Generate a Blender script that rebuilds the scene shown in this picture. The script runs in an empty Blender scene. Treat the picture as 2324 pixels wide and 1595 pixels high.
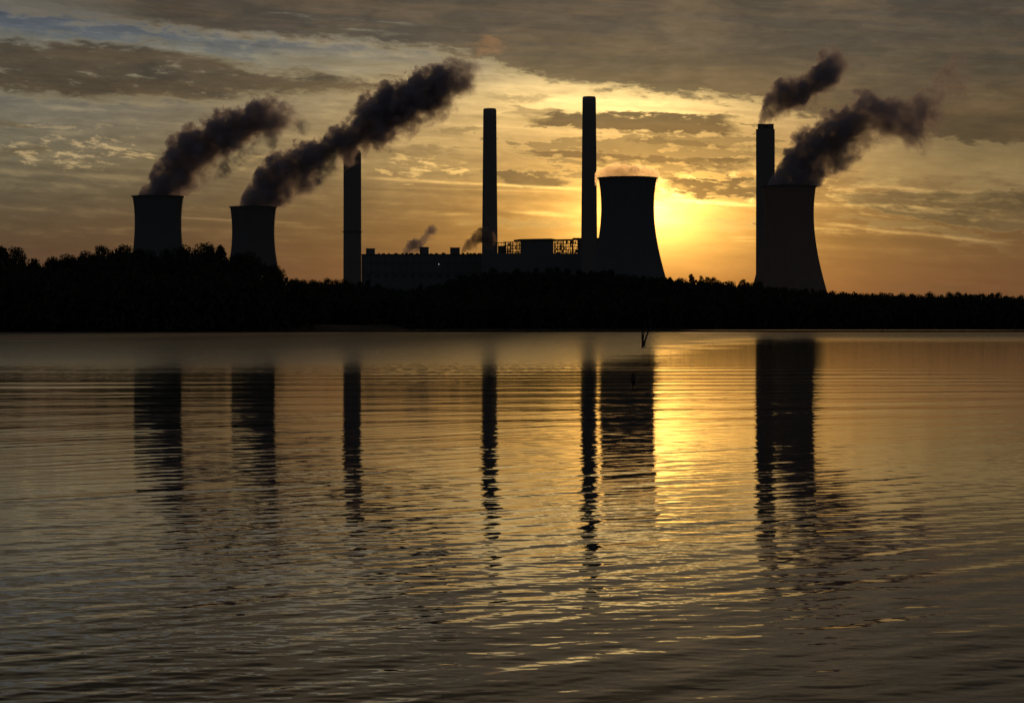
import bpy, math, random
import numpy as np
from mathutils import Vector
C = bpy.context
scn = C.scene
# ------------------------------------------------------------------ camera
CAM_H = 1.8
F = 85.0 / 36.0                     # focal length over sensor width
FP = F * 2324.0                     # focal length in photo units (the photo seen 2324 wide)
HX, HY = 1162.0, 742.0              # photo centre column, horizon row


def at(px, py, D):
    """point in the world seen at photo position (px, py) at distance D"""
    return ((px - HX) / FP * D, D, CAM_H + (HY - py) / FP * D)


def size(n, D):
    return n / FP * D


cd = bpy.data.cameras.new('camera')
cam = bpy.data.objects.new('camera', cd)
scn.collection.objects.link(cam)
cam.location = (0, 0, CAM_H)
cam.rotation_euler = (math.pi / 2, 0, 0)
cd.sensor_width = 36.0
cd.lens = 85.0
cd.shift_y = -(351.0 - 327.0) / 1024.0
cd.clip_start = 0.3
cd.clip_end = 80000
scn.camera = cam
scn.view_settings.view_transform = 'Standard'
scn.view_settings.look = 'None'
scn.view_settings.exposure = 0
scn.view_settings.gamma = 1
scn.render.engine = 'CYCLES'
cy = scn.cycles
cy.max_bounces = 6
cy.diffuse_bounces = 2
cy.glossy_bounces = 3
cy.transparent_max_bounces = 24
cy.volume_bounces = 1
cy.volume_max_steps = 512
cy.sample_clamp_indirect = 4
cy.sample_clamp_direct = 0
cy.use_denoising = True
cy.denoiser = 'OPENIMAGEDENOISE'
cy.use_adaptive_sampling = True
cy.adaptive_threshold = 0.016
cy.adaptive_min_samples = 32

SUN_AZ = math.degrees(math.atan((1452 - HX) / FP))
SUN_EL = math.degrees(math.atan((HY - 478) / FP))

# ------------------------------------------------------------------ node helpers


def lin(r, g, b):
    def f(c):
        c /= 255.0
        return c / 12.92 if c <= 0.04045 else ((c + 0.055) / 1.055) ** 2.4
    return (f(r), f(g), f(b))


class S:
    """a scalar or colour socket with arithmetic"""
    def __init__(self, nt, sock, vec=False):
        self.nt, self.s, self.vec = nt, sock, vec

    def _op(self, op, o, rev=False):
        if self.vec or (isinstance(o, S) and o.vec) or isinstance(o, tuple):
            n = self.nt.nodes.new('ShaderNodeVectorMath')
            vec = True
        else:
            n = self.nt.nodes.new('ShaderNodeMath')
            vec = False
        n.operation = op
        a, b = (o, self) if rev else (self, o)
        for i, v in enumerate((a, b)):
            if isinstance(v, S):
                self.nt.links.new(v.s, n.inputs[i])
            elif isinstance(v, tuple):
                n.inputs[i].default_value = v
            else:
                n.inputs[i].default_value = (v, v, v) if vec else v
        return S(self.nt, n.outputs[0], vec)

    def __add__(self, o): return self._op('ADD', o)
    def __radd__(self, o): return self._op('ADD', o)
    def __sub__(self, o): return self._op('SUBTRACT', o)
    def __rsub__(self, o): return self._op('SUBTRACT', o, True)
    def __mul__(self, o): return self._op('MULTIPLY', o)
    def __rmul__(self, o): return self._op('MULTIPLY', o)
    def __truediv__(self, o): return self._op('DIVIDE', o)
    def f(self, op, o=0.0): return self._op(op, o)
    def sq(self): return self * self

    def clamp(self, lo=0.0, hi=1.0):
        return self.f('MAXIMUM', lo).f('MINIMUM', hi)

    def exp(self):
        n = self.nt.nodes.new('ShaderNodeMath')
        n.operation = 'EXPONENT'
        self.nt.links.new(self.s, n.inputs[0])
        return S(self.nt, n.outputs[0])


def smooth(x, a, b):
    n = x.nt.nodes.new('ShaderNodeMapRange')
    n.interpolation_type = 'SMOOTHSTEP'
    x.nt.links.new(x.s, n.inputs['Value'])
    inv = a > b
    n.inputs['From Min'].default_value = min(a, b)
    n.inputs['From Max'].default_value = max(a, b)
    n.inputs['To Min'].default_value = 1.0 if inv else 0.0
    n.inputs['To Max'].default_value = 0.0 if inv else 1.0
    return S(x.nt, n.outputs['Result'])


def curve(x, pts):
    """piecewise smooth function of x"""
    n = x.nt.nodes.new('ShaderNodeFloatCurve')
    x0, x1 = pts[0][0], pts[-1][0]
    ys = [p[1] for p in pts]
    y0, y1 = min(ys), max(ys)
    if y1 - y0 < 1e-9:
        y1 = y0 + 1
    c = n.mapping.curves[0]
    P = [((p[0] - x0) / (x1 - x0), (p[1] - y0) / (y1 - y0)) for p in pts]
    c.points[0].location = P[0]
    c.points[1].location = P[-1]
    for p in P[1:-1]:
        c.points.new(*p)
    n.mapping.update()
    t = ((x - x0) / (x1 - x0)).clamp()
    x.nt.links.new(t.s, n.inputs['Value'])
    return S(x.nt, n.outputs[0]) * (y1 - y0) + y0


def vec3(nt, x, y, z):
    n = nt.nodes.new('ShaderNodeCombineXYZ')
    for i, v in enumerate((x, y, z)):
        if isinstance(v, S):
            nt.links.new(v.s, n.inputs[i])
        else:
            n.inputs[i].default_value = v
    return S(nt, n.outputs[0], True)


def split(v):
    n = v.nt.nodes.new('ShaderNodeSeparateXYZ')
    v.nt.links.new(v.s, n.inputs[0])
    return [S(v.nt, o) for o in n.outputs]


def noise(v, scale=1.0, detail=4, rough=0.55, dist=0.0, col=False, dims='3D'):
    n = v.nt.nodes.new('ShaderNodeTexNoise')
    n.noise_dimensions = dims
    v.nt.links.new(v.s, n.inputs['Vector'])
    n.inputs['Scale'].default_value = scale
    n.inputs['Detail'].default_value = detail
    n.inputs['Roughness'].default_value = rough
    n.inputs['Distortion'].default_value = dist
    return S(v.nt, n.outputs[1 if col else 0], col)


def mixc(a, b, t):
    """a, b colours (tuple or S), t scalar S"""
    nt = t.nt
    tv = vec3(nt, t, t, t)
    if isinstance(a, tuple):
        a = vec3(nt, *a)
    return a + (b - a if isinstance(b, S) else (a * -1.0 + b)) * tv


def cmul(col, s):
    return vec3(s.nt, s, s, s) * col


# ------------------------------------------------------------------ sky
w = bpy.data.worlds.new('World')
scn.world = w
w.use_nodes = True
nt = w.node_tree
nt.nodes.clear()
tc = nt.nodes.new('ShaderNodeTexCoord')
dirv = S(nt, tc.outputs['Generated'], True)
dx, dy, dz = split(dirv)
R2D = 180 / math.pi
azn = dx.f('ARCTAN2', dy) * R2D                 # azimuth, degrees right of the view
eln = dz.clamp(-1, 1).f('ARCSINE') * R2D        # elevation, degrees
az, el = azn, eln


def DA(px): return math.degrees(math.atan((px - HX) / FP))
def DE(py): return math.degrees(math.atan((HY - py) / FP))


sky = nt.nodes.new('ShaderNodeTexSky')
sky.sky_type = 'NISHITA'
sky.sun_disc = False
sky.sun_elevation = math.radians(SUN_EL)
sky.sun_rotation = math.radians(SUN_AZ)
sky.air_density = 1.6
sky.dust_density = 3.0
sky.ozone_density = 1.0
nish = S(nt, sky.outputs[0], True) * 0.006

elp = el.f('MAXIMUM', 0.0)
RAMP = [(0, (88, 58, 48)), (1.0, (90, 65, 52)), (2.0, (88, 71, 55)), (2.7, (90, 79, 63)), (3.4, (95, 89, 74)), (4.4, (108, 104, 90)), (5.6, (106, 106, 98)), (6.6, (90, 97, 100)),
        (7.8, (74, 79, 78)), (9.5, (50, 50, 47)), (13, (36, 36, 35)), (20, (30, 31, 32)), (35, (27, 29, 33))]
base = vec3(nt, *[curve(elp, [(e, lin(*c)[k]) for e, c in RAMP]) for k in range(3)])

# warm light round the hidden sun
GA, GE = DA(1478), DE(482)
ca, ce = az - GA, el - GE
g_wide = ((ca / 8.0).sq() + (ce / 4.2).sq()).f('POWER', 0.8) * -1.0
g_mid = ((ca / 3.5).sq() + (ce / 2.15).sq()).f('POWER', 0.8) * -1.0
g_in = ((ca / 1.00).sq() + ((ce) / 0.55).sq()).f('POWER', 0.62) * -1.0
wide, mid, inn = g_wide.exp(), g_mid.exp(), g_in.exp()
lowf = smooth(el, 2.4, 0.0)                    # redder towards the ground
glow = cmul((0.21, 0.105, 0.020), wide) + cmul(mixc((0.62, 0.33, 0.052), (0.62, 0.20, 0.010), lowf), mid) + cmul((4.6, 2.55, 0.62), inn)
# clear bright opening high above the sun
ua, ue = az - DA(1420), el - DE(236)
up = (((ua / 3.2).sq() + ((ue + ua * 0.04) / 0.62).sq()) * -1.0).exp()
up2 = (((ua + 2.8) / 4.6).sq() + ((ue + 0.25) / 1.3).sq()) * -1.0
glow_up = cmul((0.74, 0.54, 0.21), up) + cmul((0.24, 0.175, 0.062), up2.exp())
clear = base + glow + glow_up


def size_deg(n): return n / FP * R2D


# clouds: streaky noise in azimuth and elevation
warp = noise(vec3(nt, az * 0.5, el * 1.6, 7.7), 1.0, 3, 0.5, col=True) - (0.5, 0.5, 0.5)
q = vec3(nt, az * 0.30, el * 1.15 + az * 0.04, 3.1)
n1 = noise(q + warp * (0.9, 0.5, 0.0), 1.2, 7, 0.62) - 0.5
q2 = vec3(nt, az * 0.60, el * 2.5 + az * 0.10, 11.3)
n2 = noise(q2 + warp * (0.6, 0.5, 0.0), 1.6, 8, 0.62) - 0.5
n3 = noise(vec3(nt, az * 2.0, el * 6.0 + az * 0.3, 1.3) + warp * (0.8, 0.6, 0.0), 1.0, 7, 0.62) - 0.5
# long wind-drawn fibres
n4 = noise(vec3(nt, az * 0.16, el * 4.6 + az * 0.26, 9.0) + warp * (0.3, 0.7, 0.0), 1.0, 6, 0.6) - 0.5


def slab(top, bot, st=0.10, sb=0.10, a1=0.5, a2=0.4, a3=0.25, k=1.0):
    """a cloud bank between two edges given in the photo's degrees"""
    xs0, xs1 = bot[0][0], bot[-1][0]
    nz = n1 * a1 + n2 * a2 + n3 * a3
    r = smooth(el - curve(az, [(DA(x), DE(y)) for x, y in bot]) + nz, -sb, sb)
    if top:
        nz2 = n1 * (a1 * 0.7) - n2 * a2 + n3 * a3
        r = r * smooth(curve(az, [(DA(x), DE(y)) for x, y in top]) - el + nz2, -st, st)
        x0, x1 = max(xs0, top[0][0]), min(xs1, top[-1][0])
        e = size_deg(min(140, (x1 - x0) * 0.3))
        wob = n2 * 3.0
        if x0 > -100:
            r = r * smooth(az + wob, DA(x0), DA(x0) + e)
        if x1 < 2400:
            r = r * smooth(az + wob, DA(x1), DA(x1) - e)
    return r * k


sheet = slab(None, [(-700, -20), (0, 40), (150, 52), (400, 74), (600, 90), (900, 106), (1060, 130), (1162, 168), (1362, 202), (1590, 224), (1710, 238), (1900, 285), (2100, 322), (2324, 345), (3000, 420)],
             sb=0.20, a1=0.45, a2=0.7, a3=0.75)
sheet = sheet * (smooth(az + n1 * 4, DA(0), DA(420)) * 0.45 + 0.55)
sheet = sheet * (1.0 - smooth(n4 + n2 * 0.5, 0.10, 0.34) * smooth(az, DA(1150), DA(700)) * 0.55)
bars = slab([(-700, 60), (0, 94), (350, 108), (560, 148), (760, 168), (1060, 176)], [(-700, 200), (0, 222), (350, 233), (560, 224), (760, 219), (1060, 206)], a1=0.4, a2=0.75, a3=0.55, sb=0.20, st=0.22)
bars = bars * (1.0 - smooth(n3 + n2 * 0.4 + n4 * 0.5, 0.06, 0.34) * 0.55)
bars = bars.f('MAXIMUM', slab([(560, 122), (750, 132), (960, 150)], [(560, 138), (750, 150), (960, 160)], a1=0.3, a2=0.4, a3=0.2, k=0.55))
cov = sheet.f('MAXIMUM', bars)
cov = cov.f('MAXIMUM', smooth(az + n1 * 3.0, DA(1760), DA(2180)) * smooth(el + n2 * 1.2 + n1 * 0.8, DE(450), DE(360)) * 0.72)
# the whole air is streaked with thin cloud
mott = (n4 * 1.5 + n2 * 1.3 + n3 * 0.6)
clear = cmul(clear, mott * (smooth(el, 1.4, 3.6) * 0.42 + 0.20) + 1.0) + cmul((0.05, 0.036, 0.012), smooth(mott, 0.0, 0.5) * smooth(el, 1.0, 2.6))

B = [
    ([(1120, 240), (1300, 256), (1500, 258), (1750, 266)], [(1120, 268), (1300, 290), (1500, 300), (1750, 340)], 0.92),
    ([(1340, 300), (1500, 312), (1750, 330)], [(1340, 318), (1500, 330), (1750, 352)], 0.85),
    ([(1100, 330), (1330, 340), (1500, 352), (1780, 364)], [(1100, 348), (1330, 364), (1500, 372), (1780, 400)], 0.95),
    ([(1050, 382), (1200, 384), (1345, 388)], [(1050, 408), (1200, 424), (1345, 430)], 0.85),
    ([(1460, 398), (1600, 402), (1790, 416)], [(1460, 430), (1600, 448), (1790, 462)], 0.92),
    ([(1040, 498), (1200, 500), (1350, 504)], [(1040, 506), (1200, 514), (1350, 518)], 0.45),
    ([(1500, 506), (1650, 500), (1800, 500)], [(1500, 516), (1650, 520), (1800, 512)], 0.35),
    ([(1840, 438), (2000, 438), (2324, 436), (2600, 430)], [(1840, 446), (2000, 482), (2324, 532), (2600, 540)], 0.80),
    ([(1840, 486), (2000, 500), (2324, 556)], [(1840, 494), (2000, 512), (2324, 588)], 0.40),
    ([(1930, 402), (1985, 386), (2070, 406)], [(1930, 418), (1985, 418), (2070, 412)], 0.6),
    ([(2070, 330), (2200, 345), (2500, 345)], [(2070, 342), (2200, 382), (2500, 402)], 0.6),
    ([(1060, 208), (1180, 216), (1290, 224)], [(1060, 216), (1180, 232), (1290, 232)], 0.5),
    ([(1130, 236), (1200, 240), (1300, 262)], [(1130, 250), (1200, 262), (1300, 276)], 0.6),
    ([(950, 296), (1020, 292), (1100, 296)], [(950, 304), (1020, 304), (1100, 304)], 0.55),
    ([(880, 332), (960, 328), (1080, 336)], [(880, 340), (960, 346), (1080, 346)], 0.6),
    ([(820, 352), (900, 350), (1010, 356)], [(820, 356), (900, 360), (1010, 364)], 0.5),
    ([(840, 374), (960, 378), (1110, 380)], [(840, 384), (960, 398), (1110, 408)], 0.55),
    ([(-100, 286), (20, 288), (110, 292)], [(-100, 298), (20, 302), (110, 298)], 0.55),
    ([(-100, 344), (60, 340), (140, 350)], [(-100, 356), (60, 362), (140, 356)], 0.6),
    ([(240, 356), (420, 368), (560, 372)], [(240, 366), (420, 384), (560, 388)], 0.30),
]
mids = None
breakup = smooth(n3 * 1.8 + n2 * 1.2, -0.42, -0.12) * 0.5 + 0.5
for tp, bt, k in B:
    c = slab(tp, bt, st=0.045, sb=0.05, a1=0.12, a2=0.50, a3=0.45, k=min(1.0, k * 1.12))
    mids = c if mids is None else mids.f('MAXIMUM', c)
mids = mids * breakup
# scattered broken shreds between the bands
reg = ((((az - DA(1480)) / size_deg(420)).sq() + ((el - DE(340)) / size_deg(85)).sq()) * -1.0).exp()
mids = mids.f('MAXIMUM', smooth(n2 * 1.6 + n3 * 0.9 + reg * 0.72, 0.42, 0.58) * 0.85)
# soft low veils
veil = smooth(n4 * 1.4 + n1 * 0.8, 0.0, 0.5) * smooth(el, 3.4, 2.4) * 0.30

# thin lit cirrus flecks: left, low right, and the long lit line
fl = noise(vec3(nt, az * 1.4, el * 5.2 + az * 0.5, 5.1) + warp * (1.6, 1.0, 0.0), 1.0, 8, 0.66) - 0.5


def region(px_, py_, sx, sy):
    return ((((az - DA(px_)) / size_deg(sx)).sq() + ((el - DE(py_)) / size_deg(sy)).sq()) * -1.0).exp()


fleck = smooth(fl * 2.0 + region(170, 350, 330, 58) * 0.72 - 0.60, 0.0, 0.22) * region(170, 350, 480, 75) * 1.4
fleck = fleck + smooth(fl * 2.0 + region(180, 296, 300, 16) * 0.7 - 0.62, 0.0, 0.2) * 0.6
fleck = fleck + smooth(fl * 2.0 + region(560, 375, 190, 38) * 0.55 - 0.5, 0.0, 0.3) * 0.6
fleck = fleck + smooth(fl * 2.2 + region(950, 378, 190, 42) * 0.6 - 0.50, 0.0, 0.25) * region(950, 378, 300, 60)
fleck = fleck + smooth(fl * 2.4 + n2 * 0.6 - 0.02, 0.0, 0.3) * region(1640, 428, 230, 34) * 1.5
fleck = fleck + smooth(n4 * 1.6 + fl * 1.2, 0.0, 0.45) * region(2010, 470, 260, 46) * 0.9
fleck = fleck + smooth(n4 * 2.0 + fl * 0.9, 0.05, 0.45) * region(2060, 530, 420, 34) * 0.55
fleck = fleck + smooth(fl * 2.0 + region(2255, 481, 26, 5) * 0.9 - 0.7, 0.0, 0.3) * 0.6


def streak(px0, py0, px1, py1, w, k, wob=0.08):
    sl_ = (DE(py1) - DE(py0)) / (DA(px1) - DA(px0))
    d_ = el - DE(py0) - (az - DA(px0)) * sl_ + n2 * wob
    return ((d_ / size_deg(w)).sq() * -1.0).exp() * smooth(az, DA(px0), DA(px0) + size_deg(90)) * smooth(az, DA(px1), DA(px1) - size_deg(90)) * (n3 * 1.4 + 0.9).clamp() * k


line = streak(800, 402, 1345, 430, 3.2, 1.0, 0.05) + streak(1480, 450, 1760, 470, 4.0, 1.2) + streak(270, 490, 710, 508, 2.4, 0.5, 0.05) + streak(820, 424, 1330, 436, 2.0, 0.3, 0.06) \
    + streak(1130, 478, 1330, 490, 5.0, 0.8, 0.25) + streak(960, 486, 1100, 484, 3.5, 0.5, 0.1) + streak(1640, 538, 1740, 540, 2.5, 0.9) + streak(1650, 548, 1740, 546, 1.8, 0.7) \
    + streak(1840, 505, 2324, 560, 3.0, 0.6, 0.15) + streak(520, 350, 780, 376, 3.0, 0.5, 0.12) + streak(420, 74, 900, 108, 5.0, 0.5, 0.15) + streak(560, 118, 1000, 128, 6.0, 0.35, 0.3)

# cloud body: grey, warmed and lit through near the sun
body = mixc(lin(110, 93, 71), lin(72, 66, 57), smooth(n1 + n4 * 0.8, -0.25, 0.2))
side = smooth((az - DA(1350)).f('ABSOLUTE'), 4.0, 12.0)
body = cmul(body, (1.0 - side * 0.35) * (n3 * 0.4 + n2 * 0.6 + n4 * 0.6 + 1.0))
body = cmul(body, 1.0 - smooth(el, 8.2, 11.0) * 0.62)
warm_body = body + cmul((0.050, 0.033, 0.008), wide) + cmul((0.18, 0.094, 0.014), mid) + cmul((0.16, 0.09, 0.01), inn)
warm_body = warm_body - cmul((0.03, 0.012, 0.0), up * 1.0)
col = mixc(clear, warm_body, (cov * 0.90))
mbody = warm_body + cmul((0.03, 0.016, 0.002), wide)
col = mixc(col, mbody, (mids * (1.0 - cov)) * 0.95)
col = mixc(col, mbody, veil)
# lit rims where cloud is thin
rim = cov * (1.0 - cov) * 4.0 + mids * (1.0 - mids) * 2.4 * (1.0 - cov)
rimc = cmul((0.10, 0.085, 0.045), smooth(el, 12, 6)) + cmul((0.60, 0.42, 0.13), mid) + cmul((0.12, 0.08, 0.02), wide)
col = col + rimc * vec3(nt, rim, rim, rim) * 0.6
fc = cmul((0.155, 0.115, 0.06), smooth(el, 12, 6)) + cmul((0.22, 0.13, 0.025), wide) + cmul((1.0, 0.72, 0.20), mid)
lf = (fleck * 1.1 + line * 0.9) * (1.0 - cov * 0.6)
col = col + fc * vec3(nt, lf, lf, lf)
# faint rosy remnant of vapour high above the slender chimney
rv = smooth(n3 * 1.6 + n2 + region(1110, 100, 60, 34) * 0.9, 0.45, 1.0)
col = col + cmul((0.10, 0.035, 0.004), rv)
tint = smooth(el, 6.8, 4.4) * smooth(az, DA(-900), DA(800))
col = col * mixc((1.0, 1.0, 1.0), (1.07, 0.955, 0.78), tint)
# away from the view: plain dusk sky
away = smooth(az.f('ABSOLUTE'), 22, 60)
dusk = mixc(lin(58, 60, 64), lin(36, 39, 46), smooth(el, 0, 60))
col = mixc(col, dusk + nish, away)
# below the horizon
below = smooth(el, -0.2, -1.5)
col = mixc(col, (0.004, 0.004, 0.004), below)
bg = nt.nodes.new('ShaderNodeBackground')
nt.links.new(col.s, bg.inputs[0])
bg.inputs[1].default_value = 1.0
ow = nt.nodes.new('ShaderNodeOutputWorld')
nt.links.new(bg.outputs[0], ow.inputs[0])
w.cycles.sampling_method = 'MANUAL'
w.cycles.sample_map_resolution = 512

# ------------------------------------------------------------------ sun
sl = bpy.data.lights.new('sun', 'SUN')
sl.energy = 0.8
sl.angle = math.radians(0.5)
sl.color = (1.0, 0.55, 0.22)
so = bpy.data.objects.new('sun', sl)
scn.collection.objects.link(so)
sd = Vector((math.sin(math.radians(SUN_AZ)) * math.cos(math.radians(SUN_EL)), math.cos(math.radians(SUN_AZ)) * math.cos(math.radians(SUN_EL)), math.sin(math.radians(SUN_EL))))
so.rotation_euler = sd.to_track_quat('Z', 'Y').to_euler()
so.location = (0, 0, 300)

# ------------------------------------------------------------------ materials


def mat(name, base_col, rough=0.8, var=0.25, scale=0.1, metal=0.0, spec=0.3):
    m = bpy.data.materials.new(name)
    m.use_nodes = True
    t = m.node_tree
    p = t.nodes['Principled BSDF']
    g = t.nodes.new('ShaderNodeNewGeometry')
    pos = S(t, g.outputs['Position'], True)
    n = noise(pos, scale, 4, 0.6)
    c = mixc(tuple(v * (1 - var) for v in base_col), tuple(min(1, v * (1 + var)) for v in base_col), n)
    t.links.new(c.s, p.inputs['Base Color'])
    p.inputs['Roughness'].default_value = rough
    p.inputs['Metallic'].default_value = metal
    p.inputs['Specular IOR Level'].default_value = spec
    return m


def mat_concrete(name, base_col):
    m = bpy.data.materials.new(name)
    m.use_nodes = True
    t = m.node_tree
    p = t.nodes['Principled BSDF']
    tcn = t.nodes.new('ShaderNodeTexCoord')
    o = S(t, tcn.outputs['Object'], True)
    ox, oy, oz = split(o)
    ang = ox.f('ARCTAN2', oy)
    st = noise(vec3(t, ang * 6.0, oz * 0.012, 2.0), 2.0, 5, 0.6)       # rain streaks down the shell
    bl = noise(o, 0.05, 4, 0.6)
    lift = ((oz * 0.33).f('FRACT') - 0.5).f('ABSOLUTE')                # lift joints
    k = st * 0.25 + bl * 0.25 + smooth(lift, 0.5, 0.4) * 0.04 + 0.7
    c = cmul(base_col, k)
    t.links.new(c.s, p.inputs['Base Color'])
    p.inputs['Roughness'].default_value = 0.9
    p.inputs['Specular IOR Level'].default_value = 0.15
    return m


M_TOWER = mat_concrete('tower_concrete', (0.155, 0.160, 0.163))
M_TOWER_WARM = mat_concrete('brownish_concrete', (0.26, 0.20, 0.16))  # browner, paler base tone than the other towers
M_STACK = mat_concrete('stack_concrete', (0.22, 0.21, 0.21))
M_STACK_TOP = mat_concrete('stack_top_paint', (0.215, 0.205, 0.20))
M_STEEL = mat('dark_steel', (0.12, 0.12, 0.12), 0.6, 0.2, 0.3)
M_CLAD = mat('building_cladding', (0.15, 0.165, 0.175), 0.75, 0.2, 0.03)
M_ROOF = mat('roof_sheet', (0.10, 0.10, 0.11), 0.8, 0.2, 0.05)
M_LEAF = mat('foliage', (0.040, 0.055, 0.028), 0.8, 0.5, 0.15, 0, 0.1)
M_LEAF2 = mat('pine_foliage', (0.030, 0.045, 0.026), 0.8, 0.5, 0.15, 0, 0.1)
M_BARK = mat('bark', (0.06, 0.045, 0.035), 0.9, 0.3, 2.0)
M_DEAD = mat('wet_dead_wood', (0.045, 0.038, 0.032), 0.7, 0.3, 6.0)
M_SOIL = mat('shore_soil', (0.035, 0.030, 0.022), 0.95, 0.4, 0.08)


def mat_lamp(name, col, strength):
    m = bpy.data.materials.new(name)
    m.use_nodes = True
    t = m.node_tree
    p = t.nodes['Principled BSDF']
    p.inputs['Base Color'].default_value = (0.5, 0.5, 0.5, 1)
    p.inputs['Emission Color'].default_value = (*col, 1)
    p.inputs['Emission Strength'].default_value = strength
    return m


# ------------------------------------------------------------------ mesh helpers
class MB:
    def __init__(self):
        self.v, self.f = [], []

    def add(self, vs, fs):
        n = len(self.v)
        self.v.extend(vs)
        self.f.extend([tuple(i + n for i in q_) for q_ in fs])

    def box(self, x0, x1, y0, y1, z0, z1):
        self.add([(x, y, z) for z in (z0, z1) for y in (y0, y1) for x in (x0, x1)],
                 [(0, 2, 3, 1), (4, 5, 7, 6), (0, 1, 5, 4), (2, 6, 7, 3), (0, 4, 6, 2), (1, 3, 7, 5)])

    def tube(self, pts, rads, n=8, cap=True):
        """round bar along pts"""
        rings = []
        vs = []
        for i, p in enumerate(pts):
            a = Vector(pts[max(0, i - 1)])
            b = Vector(pts[min(len(pts) - 1, i + 1)])
            d = (b - a).normalized()
            u = d.orthogonal().normalized()
            if abs(d.z) > 0.9:
                u = Vector((1, 0, 0))
                u = (u - d * u.dot(d)).normalized()
            v_ = d.cross(u)
            for k in range(n):
                t = 2 * math.pi * k / n
                vs.append(tuple(Vector(p) + (u * math.cos(t) + v_ * math.sin(t)) * rads[i]))
        fs = []
        for i in range(len(pts) - 1):
            for k in range(n):
                k2 = (k + 1) % n
                fs.append((i * n + k, i * n + k2, (i + 1) * n + k2, (i + 1) * n + k))
        if cap:
            fs.append(tuple(range(n))[::-1])
            fs.append(tuple((len(pts) - 1) * n + k for k in range(n)))
        self.add(vs, fs)

    def lathe(self, prof, n=64, close=False):
        vs, fs = [], []
        for r, z in prof:
            for k in range(n):
                t = 2 * math.pi * k / n
                vs.append((r * math.cos(t), r * math.sin(t), z))
        m = len(prof)
        for i in range(m if close else m - 1):
            j = (i + 1) % m
            for k in range(n):
                k2 = (k + 1) % n
                fs.append((i * n + k, i * n + k2, j * n + k2, j * n + k))
        self.add(vs, fs)

    def build(self, name, material, parent=None, smooth_=False, loc=None):
        me = bpy.data.meshes.new(name)
        me.from_pydata([tuple(p) for p in self.v], [], self.f)
        me.materials.append(material)
        me.validate()
        me.update()
        if smooth_:
            me.polygons.foreach_set('use_smooth', [True] * len(me.polygons))
        o = bpy.data.objects.new(name, me)
        scn.collection.objects.link(o)
        if parent:
            o.parent = parent
        if loc:
            o.location = loc
        return o


def tag(o, label=None, cat=None, group=None, kind=None):
    if label: o['label'] = label
    if cat: o['category'] = cat
    if group: o['group'] = group
    if kind: o['kind'] = kind
    return o


def empty(name, loc, label=None, cat=None, group=None, rz=0.0):
    o = bpy.data.objects.new(name, None)
    scn.collection.objects.link(o)
    o.location = loc
    o.rotation_euler = (0, 0, rz)
    return tag(o, label, cat, group)


# ------------------------------------------------------------------ water
rng = np.random.default_rng(7)


def sstep(x, a, b):
    t = np.clip((x - a) / (b - a), 0, 1)
    return t * t * (3 - 2 * t)


def shore_y(X):
    """distance of the far shoreline"""
    return 1010 + 700 * sstep(X, -104, -74) + 8 * np.sin(X * 0.021) + 4 * np.sin(X * 0.09)


def waves():
    L = []
    def train(n, lam0, lam1, ang, spread, slope):
        for _ in range(n):
            lam = math.exp(rng.uniform(math.log(lam0), math.log(lam1)))
            a = math.radians(ang + rng.normal() * spread)
            k = 2 * math.pi / lam
            L.append((k * math.sin(a), k * math.cos(a), rng.uniform(0, 2 * math.pi), slope / math.sqrt(n) * 1.414 / k, lam))
    train(14, 0.9, 2.4, -44, 9, 0.0052)
    train(30, 0.30, 0.85, -48, 9, 0.0108)
    train(22, 2.6, 8.0, -10, 9, 0.0075)      # open-water ripples, only well out from the viewer     # long low wavelets whose crests run up to the right
    train(60, 0.22, 0.6, -10, 34, 0.0088)
    train(80, 0.10, 0.24, -8, 46, 0.0110)
    return L


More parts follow.
